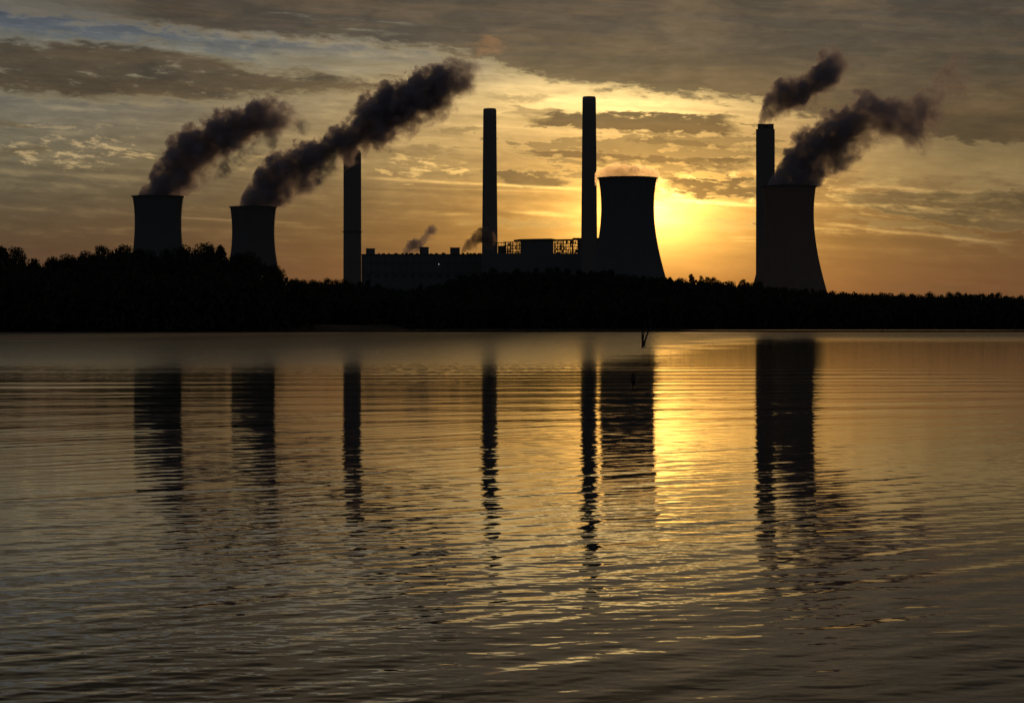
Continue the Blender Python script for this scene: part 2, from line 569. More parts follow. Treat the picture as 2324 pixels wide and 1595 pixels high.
def build_water():
    fine = np.radians(np.linspace(-14.5, 14.5, 760))
    side = np.radians(np.array([15.5, 17, 19, 22, 26, 31, 38, 47, 58, 70, 80]))
    t = np.concatenate([-side[::-1], fine, side])
    ys = [5.0]
    while ys[-1] < 130:
        ys.append(ys[-1] * 1.0021)
    nfine = len(ys)
    while ys[-1] < 2600:
        ys.append(ys[-1] * 1.03)
    ys = np.array(ys)
    T = np.tan(t)
    X = ys[:, None] * T[None, :]
    Y = np.repeat(ys[:, None], len(t), 1)
    # two far columns so that the lake is wide
    X = np.concatenate([np.full((len(ys), 1), -16000.0), X, np.full((len(ys), 1), 16000.0)], 1)
    Y = np.concatenate([Y[:, :1], Y, Y[:, :1]], 1)
    Z = np.zeros_like(X)
    sel = slice(0, nfine)
    xs, yy = X[sel, 13:-13], Y[sel, 13:-13]
    drow = yy * 0.0021
    dcol = yy * (fine[1] - fine[0])
    patch = 0.75 + 0.35 * np.sin(xs * 0.31 + 0.5 * np.sin(yy * 0.17)) * np.sin(yy * 0.11 + 1.0 + 0.8 * np.sin(xs * 0.13))
    patch2 = 0.8 + 0.4 * np.sin(xs * 0.9 + yy * 0.35 + 2) * np.sin(yy * 0.42 + xs * 0.2)
    zz = np.zeros_like(xs)
    for kx, ky, ph, amp, lam in waves():
        lod = np.clip((lam / (np.maximum(drow, dcol) * 2.3) - 1.0) * 1.5, 0, 1)
        m = lod * (patch if lam > 0.5 else patch2)
        if lam > 2.5:
            m = m * sstep(yy, 26, 62)
        zz += m * amp * np.sin(kx * xs + ky * yy + ph)
    fade = (1 - sstep(yy, 95, 128)) * sstep(yy, 5, 6)
    zz *= fade * (1.05 - 0.30 * sstep(yy, 18, 45))
    fc = np.ones_like(xs)
    fc[:, :8] = np.linspace(0, 1, 8)
    fc[:, -8:] = np.linspace(1, 0, 8)
    Z[sel, 13:-13] = zz * fc
    # water behind and under the viewer
    extra_y = np.array([-400.0, -40.0, 0.0])
    Xe = np.repeat(X[:1], 3, 0)
    Ye = np.repeat(extra_y[:, None], X.shape[1], 1)
    X = np.concatenate([Xe, X]); Y = np.concatenate([Ye, Y]); Z = np.concatenate([np.zeros_like(Xe), Z])
    nr, nc = X.shape
    co = np.stack([X, Y, Z], -1).reshape(-1, 3).astype(np.float32)
    idx = np.arange(nr * nc, dtype=np.int32).reshape(nr, nc)
    quads = np.stack([idx[:-1, :-1], idx[:-1, 1:], idx[1:, 1:], idx[1:, :-1]], -1).reshape(-1, 4)
    me = bpy.data.meshes.new('water')
    me.vertices.add(len(co)); me.vertices.foreach_set('co', co.ravel())
    me.loops.add(quads.size); me.loops.foreach_set('vertex_index', quads.ravel())
    me.polygons.add(len(quads))
    me.polygons.foreach_set('loop_start', np.arange(0, quads.size, 4, dtype=np.int32))
    me.polygons.foreach_set('use_smooth', np.ones(len(quads), dtype=bool))
    me.update(calc_edges=True)
    o = bpy.data.objects.new('water', me)
    scn.collection.objects.link(o)
    tag(o, 'calm rippled lake mirroring the sunset and the towers', 'water', kind='structure')
    m = bpy.data.materials.new('lake_water')
    m.use_nodes = True
    t = m.node_tree
    p = t.nodes['Principled BSDF']
    g = t.nodes.new('ShaderNodeNewGeometry')
    pos = S(t, g.outputs['Position'], True)
    px, py, pz = split(pos)
    nrm = S(t, g.outputs['Normal'], True)
    # wind ruffled zone between about 110 m and 1000 m out, calm under the shore, ruffled again at its foot
    wob = noise(vec3(t, px * 0.004, py * 0.02, 0.0), 1.0, 4, 0.6) - 0.5
    yw = py + wob * py * 0.30
    calm_e = smooth(px - py * 0.062 + wob * 30.0, -6, 14)         # the calm reach on the right
    start = calm_e * 270.0 + 104.0
    ruff = smooth((yw - start) / start + (noise(vec3(t, px * 0.05, py * 0.12, 8.0), 1.0, 4, 0.65) - 0.5) * 0.9, -0.32, 0.40) * smooth(py, 1050, 985)
    strip = smooth(py, 1560, 1600) * 0.8
    cat = smooth(noise(vec3(t, px * 0.01, py * 0.045, 4.0), 1.0, 3, 0.5), 0.60, 0.72) * smooth(py, 150, 260) * 0.5
    near = curve(py, [(0, 0.01), (15, 0.015), (30, 0.025), (60, 0.045), (110, 0.06), (140, 0.06)])
    rgh = near + (ruff * (1.0 - cat)) * curve(py, [(100, 0.13), (130, 0.15), (180, 0.20), (300, 0.28), (500, 0.34), (1000, 0.40)]) * (1.0 - smooth(px - py * 0.03, -30, 15) * 0.42) + strip * 0.16
    t.links.new(rgh.s, p.inputs['Roughness'])
    # small ripples: exact slopes of two noise fields
    def slopes(sx, sy, sc, det, amp, seed):
        e = 0.02 / sc
        def h(ox, oy):
            return noise(vec3(t, (px + ox) * sx, (py + oy) * sy, seed), sc, det, 0.6)
        h0 = h(0, 0)
        return (h(e, 0) - h0) * (amp / e), (h(0, e) - h0) * (amp / e)
    ax, ay = slopes(0.8, 1.0, 6.0, 2, 0.0010, 1.0)
    bx, by = slopes(0.12, 0.8, 1.6, 4, 0.0065, 5.0)
    far = smooth(py, 20, 90)
    fx = (bx * far + ax)
    gr = noise(vec3(t, px * 3.0, py * 0.40, 3.0), 1.0, 4, 0.75) - 0.5
    fy = (by * far + ay) + gr * ruff * 0.26
    out = smooth(py, 1000, 500)
    n_ = nrm - vec3(t, fx * out, fy * out, 0.0)
    nn = t.nodes.new('ShaderNodeVectorMath'); nn.operation = 'NORMALIZE'
    t.links.new(n_.s, nn.inputs[0])
    t.links.new(nn.outputs[0], p.inputs['Normal'])
    p.inputs['Base Color'].default_value = (0.010, 0.011, 0.010, 1)
    p.inputs['IOR'].default_value = 1.333
    p.inputs['Specular IOR Level'].default_value = 0.5
    me.materials.append(m)
    return o


build_water()

# ------------------------------------------------------------------ land
# treetop line in the photo: the near wooded point at the left, then the far ridge
NEAR = [(-900, 560), (-300, 565), (0, 556), (35, 552), (62, 564), (104, 592), (128, 566), (160, 566), (200, 561), (245, 549), (290, 552), (330, 566), (365, 561), (400, 561),
        (430, 551), (478, 548), (505, 562), (530, 572), (575, 567), (605, 582), (635, 604), (668, 628), (690, 640), (712, 662), (730, 700), (742, 738)]
FAR = [(-900, 640), (600, 634), (690, 632), (780, 634), (840, 640), (900, 652), (960, 648), (1020, 630), (1060, 616), (1150, 609), (1250, 607), (1380, 613), (1505, 622), (1560, 626),
       (1620, 627), (1660, 632), (1720, 640), (1770, 648), (1840, 654), (1900, 657), (1990, 660), (2080, 663), (2160, 664), (2210, 659), (2260, 664), (2324, 668), (3300, 690)]
DN, DF = 1130.0, 2150.0


def prof(tab, px):
    return np.interp(px, [a for a, b in tab], [b for a, b in tab])


def ground(X, Y):
    X = np.asarray(X, float); Y = np.asarray(Y, float)
    px = X / np.maximum(Y, 1) * FP + HX
    ys = shore_y(X)
    topn = CAM_H + (HY - prof(NEAR, np.minimum(px, 742))) / FP * DN
    topf = CAM_H + (HY - prof(FAR, px)) / FP * DF
    hn = np.clip(topn - 25.0, 1.0, 60)
    hf = np.clip(topf - 23.0, 4.0, 60)
    left = 1 - sstep(X, -120, -90)
    z = -3.0 + 3.6 * sstep(Y, ys - 25, ys + 4)
    z = z + (hn - 0.6) * sstep(Y, ys + 4, ys + 110) * left
    z = z + (3.0) * sstep(Y, ys + 4, ys + 60) * (1 - left)
    tgt = np.maximum(z, 0.6)
    z = tgt + (hf - tgt) * sstep(Y, 1760, 2130)
    z = z + (30 - z) * sstep(Y, 2260, 2950)
    return z


def build_ground():
    xs = np.concatenate([[-40000, -15000, -6000, -3000, -1800], np.arange(-1200, 1201, 12), [1800, 3000, 6000, 15000, 40000]])
    yy = np.concatenate([np.arange(960, 1160, 8), np.arange(1160, 1660, 30), np.arange(1660, 1780, 8), np.arange(1790, 3000, 35), [3400, 4200, 6000, 10000, 20000, 45000]])
    X, Y = np.meshgrid(xs, yy)
    Z = ground(X, Y)
    nr, nc = X.shape
    v = np.stack([X, Y, Z], -1).reshape(-1, 3)
    v = v.tolist()
    f = []
    for i in range(nr - 1):
        for j in range(nc - 1):
            a = i * nc + j
            f.append((a, a + 1, a + nc + 1, a + nc))
    mb = MB(); mb.add(v, f)
    o = mb.build('ground', M_SOIL, None, True)
    tag(o, 'dark wooded shore and low hills beyond the lake', 'ground', kind='structure')
    # bed of the lake and land behind the viewer, one sheet below the water
    mb = MB()
    mb.add([(-40000, -45000, -6), (40000, -45000, -6), (40000, 1100, -6), (-40000, 1100, -6)], [(0, 1, 2, 3)])
    tag(mb.build('lake_bed', M_SOIL), 'muddy bed under the lake', 'lake bed', kind='structure')


build_ground()

# ------------------------------------------------------------------ trees
R = random.Random(11)


def crown_geo(seed, kind, quads, leaf):
    """leaf clumps on the lobes of a crown that is 1 wide (radius 0.5) and 1 high (z 0..1)"""
    r = np.random.default_rng(seed)
    lobes = []
    if kind == 'round':
        for k in range(26):
            a = r.uniform(0, 2 * math.pi); h = r.uniform(0.12, 0.88)
            wid = math.sqrt(max(0.0, 1 - ((h - 0.42) / 0.58) ** 2))
            d = 0.31 * wid * r.uniform(0.35, 1.0)
            lobes.append((d * math.cos(a), d * math.sin(a), h, r.uniform(0.12, 0.20) * (0.7 + 0.4 * wid)))
        lobes.append((0, 0, 0.45, 0.40)); lobes.append((0, 0, 0.62, 0.33)); lobes.append((r.uniform(-.08, .08), 0, 0.84, 0.15))
    elif kind == 'tall':
        for k in range(16):
            a = r.uniform(0, 2 * math.pi); h = r.uniform(0.05, 0.92)
            d = 0.30 * (1.08 - h) ** 0.6 * r.uniform(0.3, 1.0)
            lobes.append((d * math.cos(a), d * math.sin(a), h, r.uniform(0.11, 0.18)))
        lobes.append((0, 0, 0.35, 0.3)); lobes.append((0, 0, 0.65, 0.2)); lobes.append((0, 0, 0.9, 0.10))
    else:  # pine: layered puffs with gaps
        for k in range(15):
            a = r.uniform(0, 2 * math.pi); h = (k + r.uniform(0, 0.9)) / 15.5
            d = (0.42 * (1.0 - h) ** 0.7 + 0.04) * r.uniform(0.45, 1.0)
            lobes.append((d * math.cos(a), d * math.sin(a), 0.1 + 0.86 * h, r.uniform(0.09, 0.15)))
        lobes.append((0, 0, 0.95, 0.06))
    L = np.array(lobes)
    wgt = L[:, 3] ** 2; wgt /= wgt.sum()
    pick = r.choice(len(L), quads, p=wgt)
    d = r.normal(size=(quads, 3)); d /= np.linalg.norm(d, axis=1)[:, None]
    rad = L[pick, 3] * (r.uniform(0.45, 1.0, quads) ** 0.5) * r.uniform(0.85, 1.18, quads)
    c = L[pick, :3] + d * rad[:, None] * np.array([1, 1, 0.85])
    c[:, 2] = np.clip(c[:, 2], 0.0, 1.02)
    # random oriented leaf-clump faces
    u = r.normal(size=(quads, 3)); u /= np.linalg.norm(u, axis=1)[:, None]
    v = np.cross(u, r.normal(size=(quads, 3))); v /= np.linalg.norm(v, axis=1)[:, None]
    s = leaf * r.uniform(0.6, 1.35, quads)[:, None]
    P = np.stack([c - u * s - v * s * 0.6, c + u * s - v * s * 0.4, c + u * s * 0.8 + v * s * 0.7, c - u * s * 0.9 + v * s * 0.5], 1)
    return P.reshape(-1, 3)


def quad_mesh(name, P, material):
    n = len(P) // 4
    me = bpy.data.meshes.new(name)
    me.vertices.add(len(P)); me.vertices.foreach_set('co', P.astype(np.float32).ravel())
    me.loops.add(n * 4); me.loops.foreach_set('vertex_index', np.arange(n * 4, dtype=np.int32))
    me.polygons.add(n); me.polygons.foreach_set('loop_start', np.arange(0, n * 4, 4, dtype=np.int32))
    me.update(calc_edges=True)
    me.materials.append(material)
    return me


KINDS = ['round', 'tall', 'round', 'pine', 'round', 'tall', 'pine']
crown_meshes, trunk_meshes = [], []
for i, k in enumerate(KINDS):
    P = crown_geo(100 + i, k, 3400, 0.020)
    crown_meshes.append(quad_mesh('crown', P, M_LEAF2 if k == 'pine' else M_LEAF))
    mb = MB()
    rr = random.Random(i)
    bend = rr.uniform(-0.02, 0.02)
    mb.tube([(0, 0, -0.06), (0, 0, 0.15), (bend, 0, 0.4), (bend * 1.5, 0.01, 0.72)], [0.020, 0.015, 0.011, 0.004], 7)
    for q_ in range(7):
        a = rr.uniform(0, 6.28); h = rr.uniform(0.3, 0.62); ln = rr.uniform(0.10, 0.19)
        mb.tube([(bend * h, 0, h), (bend * h + ln * 0.6 * math.cos(a), ln * 0.6 * math.sin(a), h + ln * 0.5), (ln * math.cos(a), ln * math.sin(a), h + ln * 1.1)], [0.006, 0.004, 0.0015], 5)
    me = bpy.data.meshes.new('trunk'); me.from_pydata(mb.v, [], mb.f); me.materials.append(M_BARK)
    trunk_meshes.append(me)

ORD = ['first', 'second', 'third', 'fourth', 'fifth', 'sixth', 'seventh', 'eighth', 'ninth', 'tenth', 'eleventh', 'twelfth', 'thirteenth', 'fourteenth', 'fifteenth', 'sixteenth', 'seventeenth',
       'eighteenth', 'nineteenth', 'twentieth'] + ['twenty-' + s for s in ('first', 'second', 'third', 'fourth', 'fifth', 'sixth', 'seventh', 'eighth', 'ninth')] + ['thirtieth'] + ['thirty-' + s for s in ('first', 'second', 'third', 'fourth', 'fifth', 'sixth', 'seventh', 'eighth', 'ninth')] + ['fortieth']


def tree(px, py, D, width, height, kind, label, group):
    """tree whose top shows at photo position (px, py)"""
    X = (px - HX) / FP * D
    top = CAM_H + (HY - py) / FP * D
    g = float(ground(X, D))
    h = max(9.0, top - g) if height is None else height
    z0 = top - h
    nm = {'round': 'broadleaf_tree', 'tall': 'broadleaf_tree', 'pine': 'pine_tree'}[KINDS[kind]]
    root = empty(nm, (X, D, min(g, z0 + 1.0)), label, 'tree', group, R.uniform(0, 6.28))
    hz = top - root.location.z
    tr = bpy.data.objects.new('trunk', trunk_meshes[kind]); scn.collection.objects.link(tr); tr.parent = root
    tr.scale = (hz * 0.9, hz * 0.9, hz)
    cr = bpy.data.objects.new('crown', crown_meshes[kind]); scn.collection.objects.link(cr); cr.parent = root
    ch = min(hz * 0.86, width * {'round': 0.95, 'tall': 1.25, 'pine': 1.3}[KINDS[kind]])
    cr.scale = (width, width, ch)
    cr.location = (0, 0, hz - ch * 1.0)
    return root


# zones between landmarks: (photo x from, to, words)
ZN = [(-40, 100, 'on the left hill before its notch'), (100, 302, 'on the left hill between notch and leftmost tower'),
      (302, 414, 'on the left hill before the leftmost cooling tower'), (414, 524, 'on the left hill between the two left towers'),
      (524, 628, 'on the left hill before the second cooling tower'), (628, 760, 'on the slope right of the second cooling tower')]
ZF = [(640, 780, 'on the far ridge beside the leftmost chimney'), (780, 1090, 'on the ridge below the low boiler house'), (1090, 1355, 'on the ridge below the steel-framed block'),
      (1355, 1508, 'on the ridge before the sunlit cooling tower'), (1508, 1708, 'on the ridge between sunlit and right towers'),
      (1708, 1878, 'on the ridge before the right cooling tower'), (1878, 2090, 'on the ridge just right of the right tower'),
      (2090, 2230, 'in the ridge dip toward the right'), (2230, 2400, 'on the ridge at the right edge')]


def place_rows(spec, zones, group):
    """spec: sorted list of (px, py, D, width, kind)"""
    cnt = {}
    for px, py, D, wd, kd in spec:
        zi = next((i for i, z in enumerate(zones) if z[0] <= px < z[1]), 0)
        cnt[zi] = cnt.get(zi, 0) + 1
        look = {'round': 'round-crowned tree', 'tall': 'narrow-crowned tree', 'pine': 'ragged pine'}[KINDS[kd]]
        tree(px, py, D, wd, None, kd, '%s, %s from the left %s' % (look, ORD[cnt[zi] - 1], zones[zi][2]), group)


spec = []
px = -30.0
while px < 722:
    wd = R.uniform(11.0, 18.0)
    kd = R.choice([0, 2, 4, 0, 2, 4, 1, 3])
    j = R.uniform(-4, 9) if px < 600 else R.uniform(-1, 6)
    spec.append((px, float(prof(NEAR, px)) + j, DN + R.uniform(-25, 25), wd, kd))
    px += size_px if (size_px := wd / DN * FP * R.uniform(0.42, 0.72)) else 20
spec.sort()
place_rows(spec, ZN, 'trees along the skyline of the left hill')
n_near = len(spec)
spec = []
px = 650.0
while px < 2350:
    wd = R.uniform(9.0, 18.0)
    kd = R.choice([0, 2, 4, 0, 2, 4, 1, 5, 3])
    j = R.choice([R.uniform(0, 6), R.uniform(0, 6), R.uniform(-5, 0)]) + 1.6 * math.sin(px * 0.043)
    spec.append((px, float(prof(FAR, px)) + j, DF + R.uniform(-40, 30), wd, kd))
    px += wd / DF * FP * R.uniform(0.40, 0.75)
place_rows(spec, ZF, 'trees along the skyline of the far ridge')
print('TREES', n_near, len(spec))


def forest():
    """the wood below the skyline, one black mass in the photo"""
    parts = []
    protos = [crown_geo(300 + i, k, 260, 0.070) for i, k in enumerate(['round', 'round', 'round', 'round'])]
    r = np.random.default_rng(5)
    def put(X, Y, maxpy):
        g = float(ground(X, Y))
        if g < 0.3:
            return
        h = r.uniform(15, 24)
        cap = CAM_H + (HY - maxpy) / FP * Y
        top = min(g + h, cap)
        if top - g < 5:
            return
        wd = r.uniform(11, 16)
        P = protos[r.integers(len(protos))].copy()
        a = r.uniform(0, 6.28)
        x = P[:, 0] * math.cos(a) - P[:, 1] * math.sin(a)
        y = P[:, 0] * math.sin(a) + P[:, 1] * math.cos(a)
        z0 = g - 1.0
        parts.append(np.stack([x * wd + X, y * wd + Y, z0 + P[:, 2] * (top - z0)], 1))
    # near point
    for Y in (1016, 1026, 1042, 1060, 1080, 1102, 1130, 1160):
        for px in np.arange(-760, 742, 17):
            X = (px + r.uniform(-7, 7) - HX) / FP * Y
            if shore_y(X) > Y - 3:
                continue
            put(X, Y + r.uniform(-5, 5), float(prof(NEAR, px)) + r.uniform(8, 18))
    for Y in (1722, 1745, 1790, 1840, 1890, 1945, 2000, 2055, 2105, 2150):
        step = 13 if Y > 1 else 13
        for px in np.arange(620, 2760, step):
            X = (px + r.uniform(-5, 5) - HX) / FP * Y
            if shore_y(X) > Y - 3:
                continue
            put(X, Y + r.uniform(-15, 15), float(prof(FAR, px)) + r.uniform(4, 10))
    P = np.concatenate(parts)
    me = quad_mesh('forest', P, M_LEAF)
    o = bpy.data.objects.new('forest', me)
    scn.collection.objects.link(o)
    tag(o, 'black mass of woodland covering the shore below the skyline', 'forest', kind='stuff')


forest()

# ------------------------------------------------------------------ cooling towers
GRADE = 30.0


def cooling_tower(px, D, prof_px, label, material):
    """prof_px: (half width, row) pairs in photo units from rim down; legs below"""
    X = (px - HX) / FP * D
    pts = [(size(hw, D), CAM_H + (HY - py) / FP * D) for hw, py in prof_px]
    zs = np.array([z for r_, z in pts][::-1]); rs = np.array([r_ for r_, z in pts][::-1])
    # smooth the profile with a cubic fit and carry it down to the leg ring
    co = np.polyfit(zs, rs, 3 if len(zs) > 4 else 2)
    ztop = zs[-1]; zlow = GRADE + 10
    fit = np.polyval(co, zs[0])
    slope = (np.polyval(co, zs[0]) - np.polyval(co, zs[0] + 5)) / 5
    prof_ = []
    for z in np.linspace(zlow, ztop, 44):
        r_ = np.polyval(co, z) if z >= zs[0] else fit + slope * (zs[0] - z)
        prof_.append((r_, z - GRADE))
    root = empty('cooling_tower', (X, D, GRADE), label, 'cooling tower', 'concrete cooling towers of the power station')
    outer = prof_[:]
    inner = [(r_ - 0.9, z) for r_, z in prof_][::-1]
    mb = MB(); mb.lathe(outer + inner, 96, close=True)
    mb.build('shell', material, root, True)
    rt, zt = prof_[-1]
    mb = MB(); mb.lathe([(rt + 0.05, zt - 1.2), (rt + 1.5, zt - 1.1), (rt + 1.5, zt + 0.15), (rt + 1.35, zt + 0.15), (rt + 1.35, zt - 0.9), (rt + 0.05, zt - 0.9)], 96, close=True)
    for k in range(48):
        t = 2 * math.pi * k / 48
        x, y = (rt + 1.4) * math.cos(t), (rt + 1.4) * math.sin(t)
        mb.box(x - .06, x + .06, y - .06, y + .06, zt + 0.15, zt + 1.2)
    mb.lathe([(rt + 1.35, zt + 1.2), (rt + 1.45, zt + 1.2), (rt + 1.45, zt + 1.3), (rt + 1.35, zt + 1.3)], 96, close=True)
    mb.build('rim_walkway', M_STEEL, root)
    # raking columns that carry the shell
    rb = prof_[0][0] - 0.5
    mb = MB()
    for k in range(44):
        t = 2 * math.pi * k / 44
        for s in (-1, 1):
            t2 = t + s * math.pi / 44
            mb.tube([((rb + 2.5) * math.cos(t), (rb + 2.5) * math.sin(t), 0), (rb * math.cos(t2), rb * math.sin(t2), 10.6)], [0.55, 0.55], 6)
    tag(mb.build('raking_columns', material, root), kind='stuff')
    mb = MB(); mb.lathe([(rb + 5, -1), (rb + 5, 1.5), (rb + 4.4, 1.5), (rb + 4.4, -1)], 64, close=True)
    mb.build('basin', material, root)
    # access ladder with hoops up the right-hand side
    mb = MB()
    side = math.radians(4)
    for (r_, z), (r2, z2) in zip(prof_[:-1], prof_[1:]):
        for off in (-0.35, 0.35):
            mb.tube([((r_ + 0.5) * math.cos(side), (r_ + 0.5) * math.sin(side) + off, z), ((r2 + 0.5) * math.cos(side), (r2 + 0.5) * math.sin(side) + off, z2)], [0.06, 0.06], 4)
        for q_ in range(2):
            f_ = q_ / 2
            rr_, zz_ = r_ + (r2 - r_) * f_, z + (z2 - z) * f_
            mb.box((rr_ + 0.1) * math.cos(side), (rr_ + 1.1) * math.cos(side), rr_ * math.sin(side) - 0.45, rr_ * math.sin(side) + 0.45, zz_, zz_ + 0.25)
    mb.build('ladder', M_STEEL, root)
    return root


k_ = 2324 / 2560.0
cooling_tower(395 * k_, 3592, [(63.1 * k_, 490 * k_), (60.5 * k_, 508 * k_), (57.6 * k_, 552 * k_), (58.2 * k_, 580 * k_), (60.3 * k_, 610 * k_), (65 * k_, 655 * k_)],
              'leftmost hyperbolic cooling tower, dark with smoke drifting up right', M_TOWER)
cooling_tower(632.9 * k_, 3953, [(57.4 * k_, 516.6 * k_), (55 * k_, 533 * k_), (52.6 * k_, 572 * k_), (53.2 * k_, 600 * k_), (55.6 * k_, 630 * k_), (60 * k_, 657 * k_)],
              'second cooling tower from the left, partly hidden by the wooded slope', M_TOWER)
cooling_tower(1568.8 * k_, 3130, [(72.4 * k_, 444 * k_), (69.0 * k_, 475 * k_), (66.0 * k_, 531 * k_), (69.0 * k_, 575 * k_), (79.0 * k_, 626 * k_), (92.5 * k_, 684 * k_)],
              'wide cooling tower hiding the low sun, with a golden rim of steam', M_TOWER)
cooling_tower(1972.5 * k_, 3394, [(66.8 * k_, 465 * k_), (63.5 * k_, 495 * k_), (61.7 * k_, 540 * k_), (64.5 * k_, 590 * k_), (74.0 * k_, 645 * k_), (91.5 * k_, 718 * k_)],
              'rightmost cooling tower, brownish, standing before a twin-flue chimney', M_TOWER_WARM)

# ------------------------------------------------------------------ chimneys


def chimney(px, D, top, half_top, half_bot, row_bot, label, flues=None, ring=None, split_row=None, side_stub=False, material=None):
    X = (px - HX) / FP * D
    material = material or M_STACK
    root = empty('chimney', (X, D, GRADE), label, 'chimney', 'tall chimneys of the power station')
    ztop = CAM_H + (HY - top) / FP * D - GRADE
    rt = size(half_top, D)
    rb = rt + (size(half_bot, D) - rt)
    zb = CAM_H + (HY - row_bot) / FP * D - GRADE
    def rad(z):
        return rt + (rb - rt) * (ztop - z) / max(1.0, ztop - zb)
    zs_ = CAM_H + (HY - split_row) / FP * D - GRADE if split_row else ztop
    n = 24
    prof_ = [(rad(z), z) for z in np.linspace(-1, zs_, n)]
    th = 0.8
    mb = MB(); mb.lathe(prof_ + ([(rad(zs_) - th, zs_)] if not split_row else []), 48)
    mb.build('shaft', material, root, True)
    if split_row:
        mb = MB(); mb.lathe([(rad(zs_) + 0.12, zs_), (rad(ztop) + 0.12, ztop), (0.2, ztop)], 48)
        mb.build('painted_top', M_STACK_TOP, root, False)
    else:
        mb = MB(); mb.lathe([(rt - th, ztop - 6), (rt - th, ztop), (rt - 0.9, ztop + 1.4), (rt - 2.0, ztop + 1.4), (rt - 2.0, ztop - 6)], 48, close=True)
        mb.build('rim_cap', M_STEEL, root, True)
    if flues:
        for off, hr, row in flues:
            zt = CAM_H + (HY - row) / FP * D - GRADE
            r_ = size(hr, D)
            mb = MB(); mb.lathe([(r_, ztop - 8), (r_, zt - 1.2), (r_ + 0.35, zt - 1.2), (r_ + 0.35, zt), (r_ - 0.4, zt), (r_ - 0.4, ztop - 8)], 32, close=True)
            mb.build('flue', M_STEEL, root, False, (size(off, D), 0, 0))
    for rrow, w_ in (ring or []):
        z = CAM_H + (HY - rrow) / FP * D - GRADE
        r_ = rad(z)
        mb = MB(); mb.lathe([(r_ + 0.02, z), (r_ + w_, z), (r_ + w_, z + 0.4), (r_ + 0.02, z + 0.4)], 48, close=True)
        mb.lathe([(r_ + w_ - .1, z + 1.3), (r_ + w_, z + 1.3), (r_ + w_, z + 1.45), (r_ + w_ - .1, z + 1.45)], 48, close=True)
        for k in range(24):
            t = 2 * math.pi * k / 24
            x, y = (r_ + w_ - 0.05) * math.cos(t), (r_ + w_ - 0.05) * math.sin(t)
            mb.box(x - .05, x + .05, y - .05, y + .05, z + 0.4, z + 1.3)
        mb.build('platform', M_STEEL, root)
    if side_stub:
        z = CAM_H + (HY - side_stub) / FP * D - GRADE
        r_ = rad(z)
        mb = MB()
        mb.box(-r_ - 5.0, -r_ + 0.5, -1.5, 1.5, z, z + 0.35)
        mb.tube([(-r_ - 4.8, 0, z), (-r_ + 0.3, 0, z - 2.2)], [0.15, 0.15], 5)
        for x in (-5.0, -3.4, -1.8, -0.4):
            mb.box(-r_ + x, -r_ + x + 0.15, -1.4, -1.25, z + 0.35, z + 1.6)
        mb.box(-r_ - 5.0, -r_, -1.42, -1.28, z + 1.6, z + 1.75)
        mb.build('sampling_platform', M_STEEL, root)
    mb = MB()
    for off in (-0.4, 0.4):
        mb.tube([(rad(4) + 0.15, off, 3.5), (rad(ztop - 2) + 0.15, off, ztop - 2)], [0.08, 0.08], 4)
    for z in np.arange(4, ztop - 2, 3.0):
        r_ = rad(z)
        mb.box(r_ + 0.0, r_ + 0.28, -0.4, 0.4, z, z + 0.2)
    mb.build('ladder', M_STEEL, root, False)
    return root


chimney(799.5, 4300, 345, 19.8, 20.3, 640, 'leftmost chimney, thick and straight, at the low boiler house end', flues=[(-9.5, 8.6, 339), (9.5, 8.6, 341)], ring=[(526, 2.4)], split_row=425)
chimney(1111.5, 3699, 248, 14.8, 17.8, 590, 'slender tapered chimney rising left of the steel framing')
chimney(1337, 3507, 221, 15.2, 18.2, 560, 'tallest tapered chimney, close left of the sunlit cooling tower')
chimney(1737, 3700, 293, 21.0, 21.4, 640, 'twin-flue chimney behind the rightmost cooling tower', flues=[(-8.2, 9.2, 281), (10.0, 9.0, 281)], split_row=382, side_stub=507)

# ------------------------------------------------------------------ boiler house
BD = 3640.0


def bx(mb, x0, x1, y0, y1, D0, D1):
    """box by photo columns/rows on its front plane, from D0 back to D1; y1 None = down to grade"""
    X0, _, Z1 = at(x0, y0, D0)
    X1 = at(x1, y0, D0)[0]
    Z0 = at(x0, y1, D0)[2] if y1 is not None else GRADE - 1
    mb.box(X0, X1, D0, D1, Z0, Z1)


low = empty('boiler_house', (at(955, 700, BD)[0], BD, GRADE), 'long low boiler house with roof boxes between two chimneys', 'building')
ox, oy, oz = low.location


def part(mb, name, m, parent, origin):
    mb.v = [(x - origin[0], y - origin[1], z - origin[2]) for x, y, z in mb.v]
    return mb.build(name, m, parent)


org = (ox, oy, oz)
mb = MB(); bx(mb, 820.5, 1094, 577, None, BD, BD + 60); part(mb, 'wall', M_CLAD, low, org)
mb = MB(); bx(mb, 820, 1094.6, 575.6, 577.6, BD - 1, BD + 61); rf = part(mb, 'roof', M_ROOF, low, org)
rr = random.Random(4)
px = 858.0
while px < 1090:
    wv = rr.uniform(4, 11)
    if not any(a - 2 < px + wv and px < b + 2 for a, b in ((953, 973), (1021, 1044))):
        mb = MB(); h = rr.uniform(1.2, 3.6)
        bx(mb, px, px + wv, 575.7 - h, 575.7, BD + 5, BD + 5 + 8)
        if rr.random() < 0.5:
            bx(mb, px + wv * 0.2, px + wv * 0.5, 575.7 - h - 1.4, 575.7 - h, BD + 7, BD + 10)
        part(mb, 'roof_vent', M_STEEL, low, org)
    px += wv + rr.choice([rr.uniform(0.6, 2.0), rr.uniform(2.5, 9.0)])
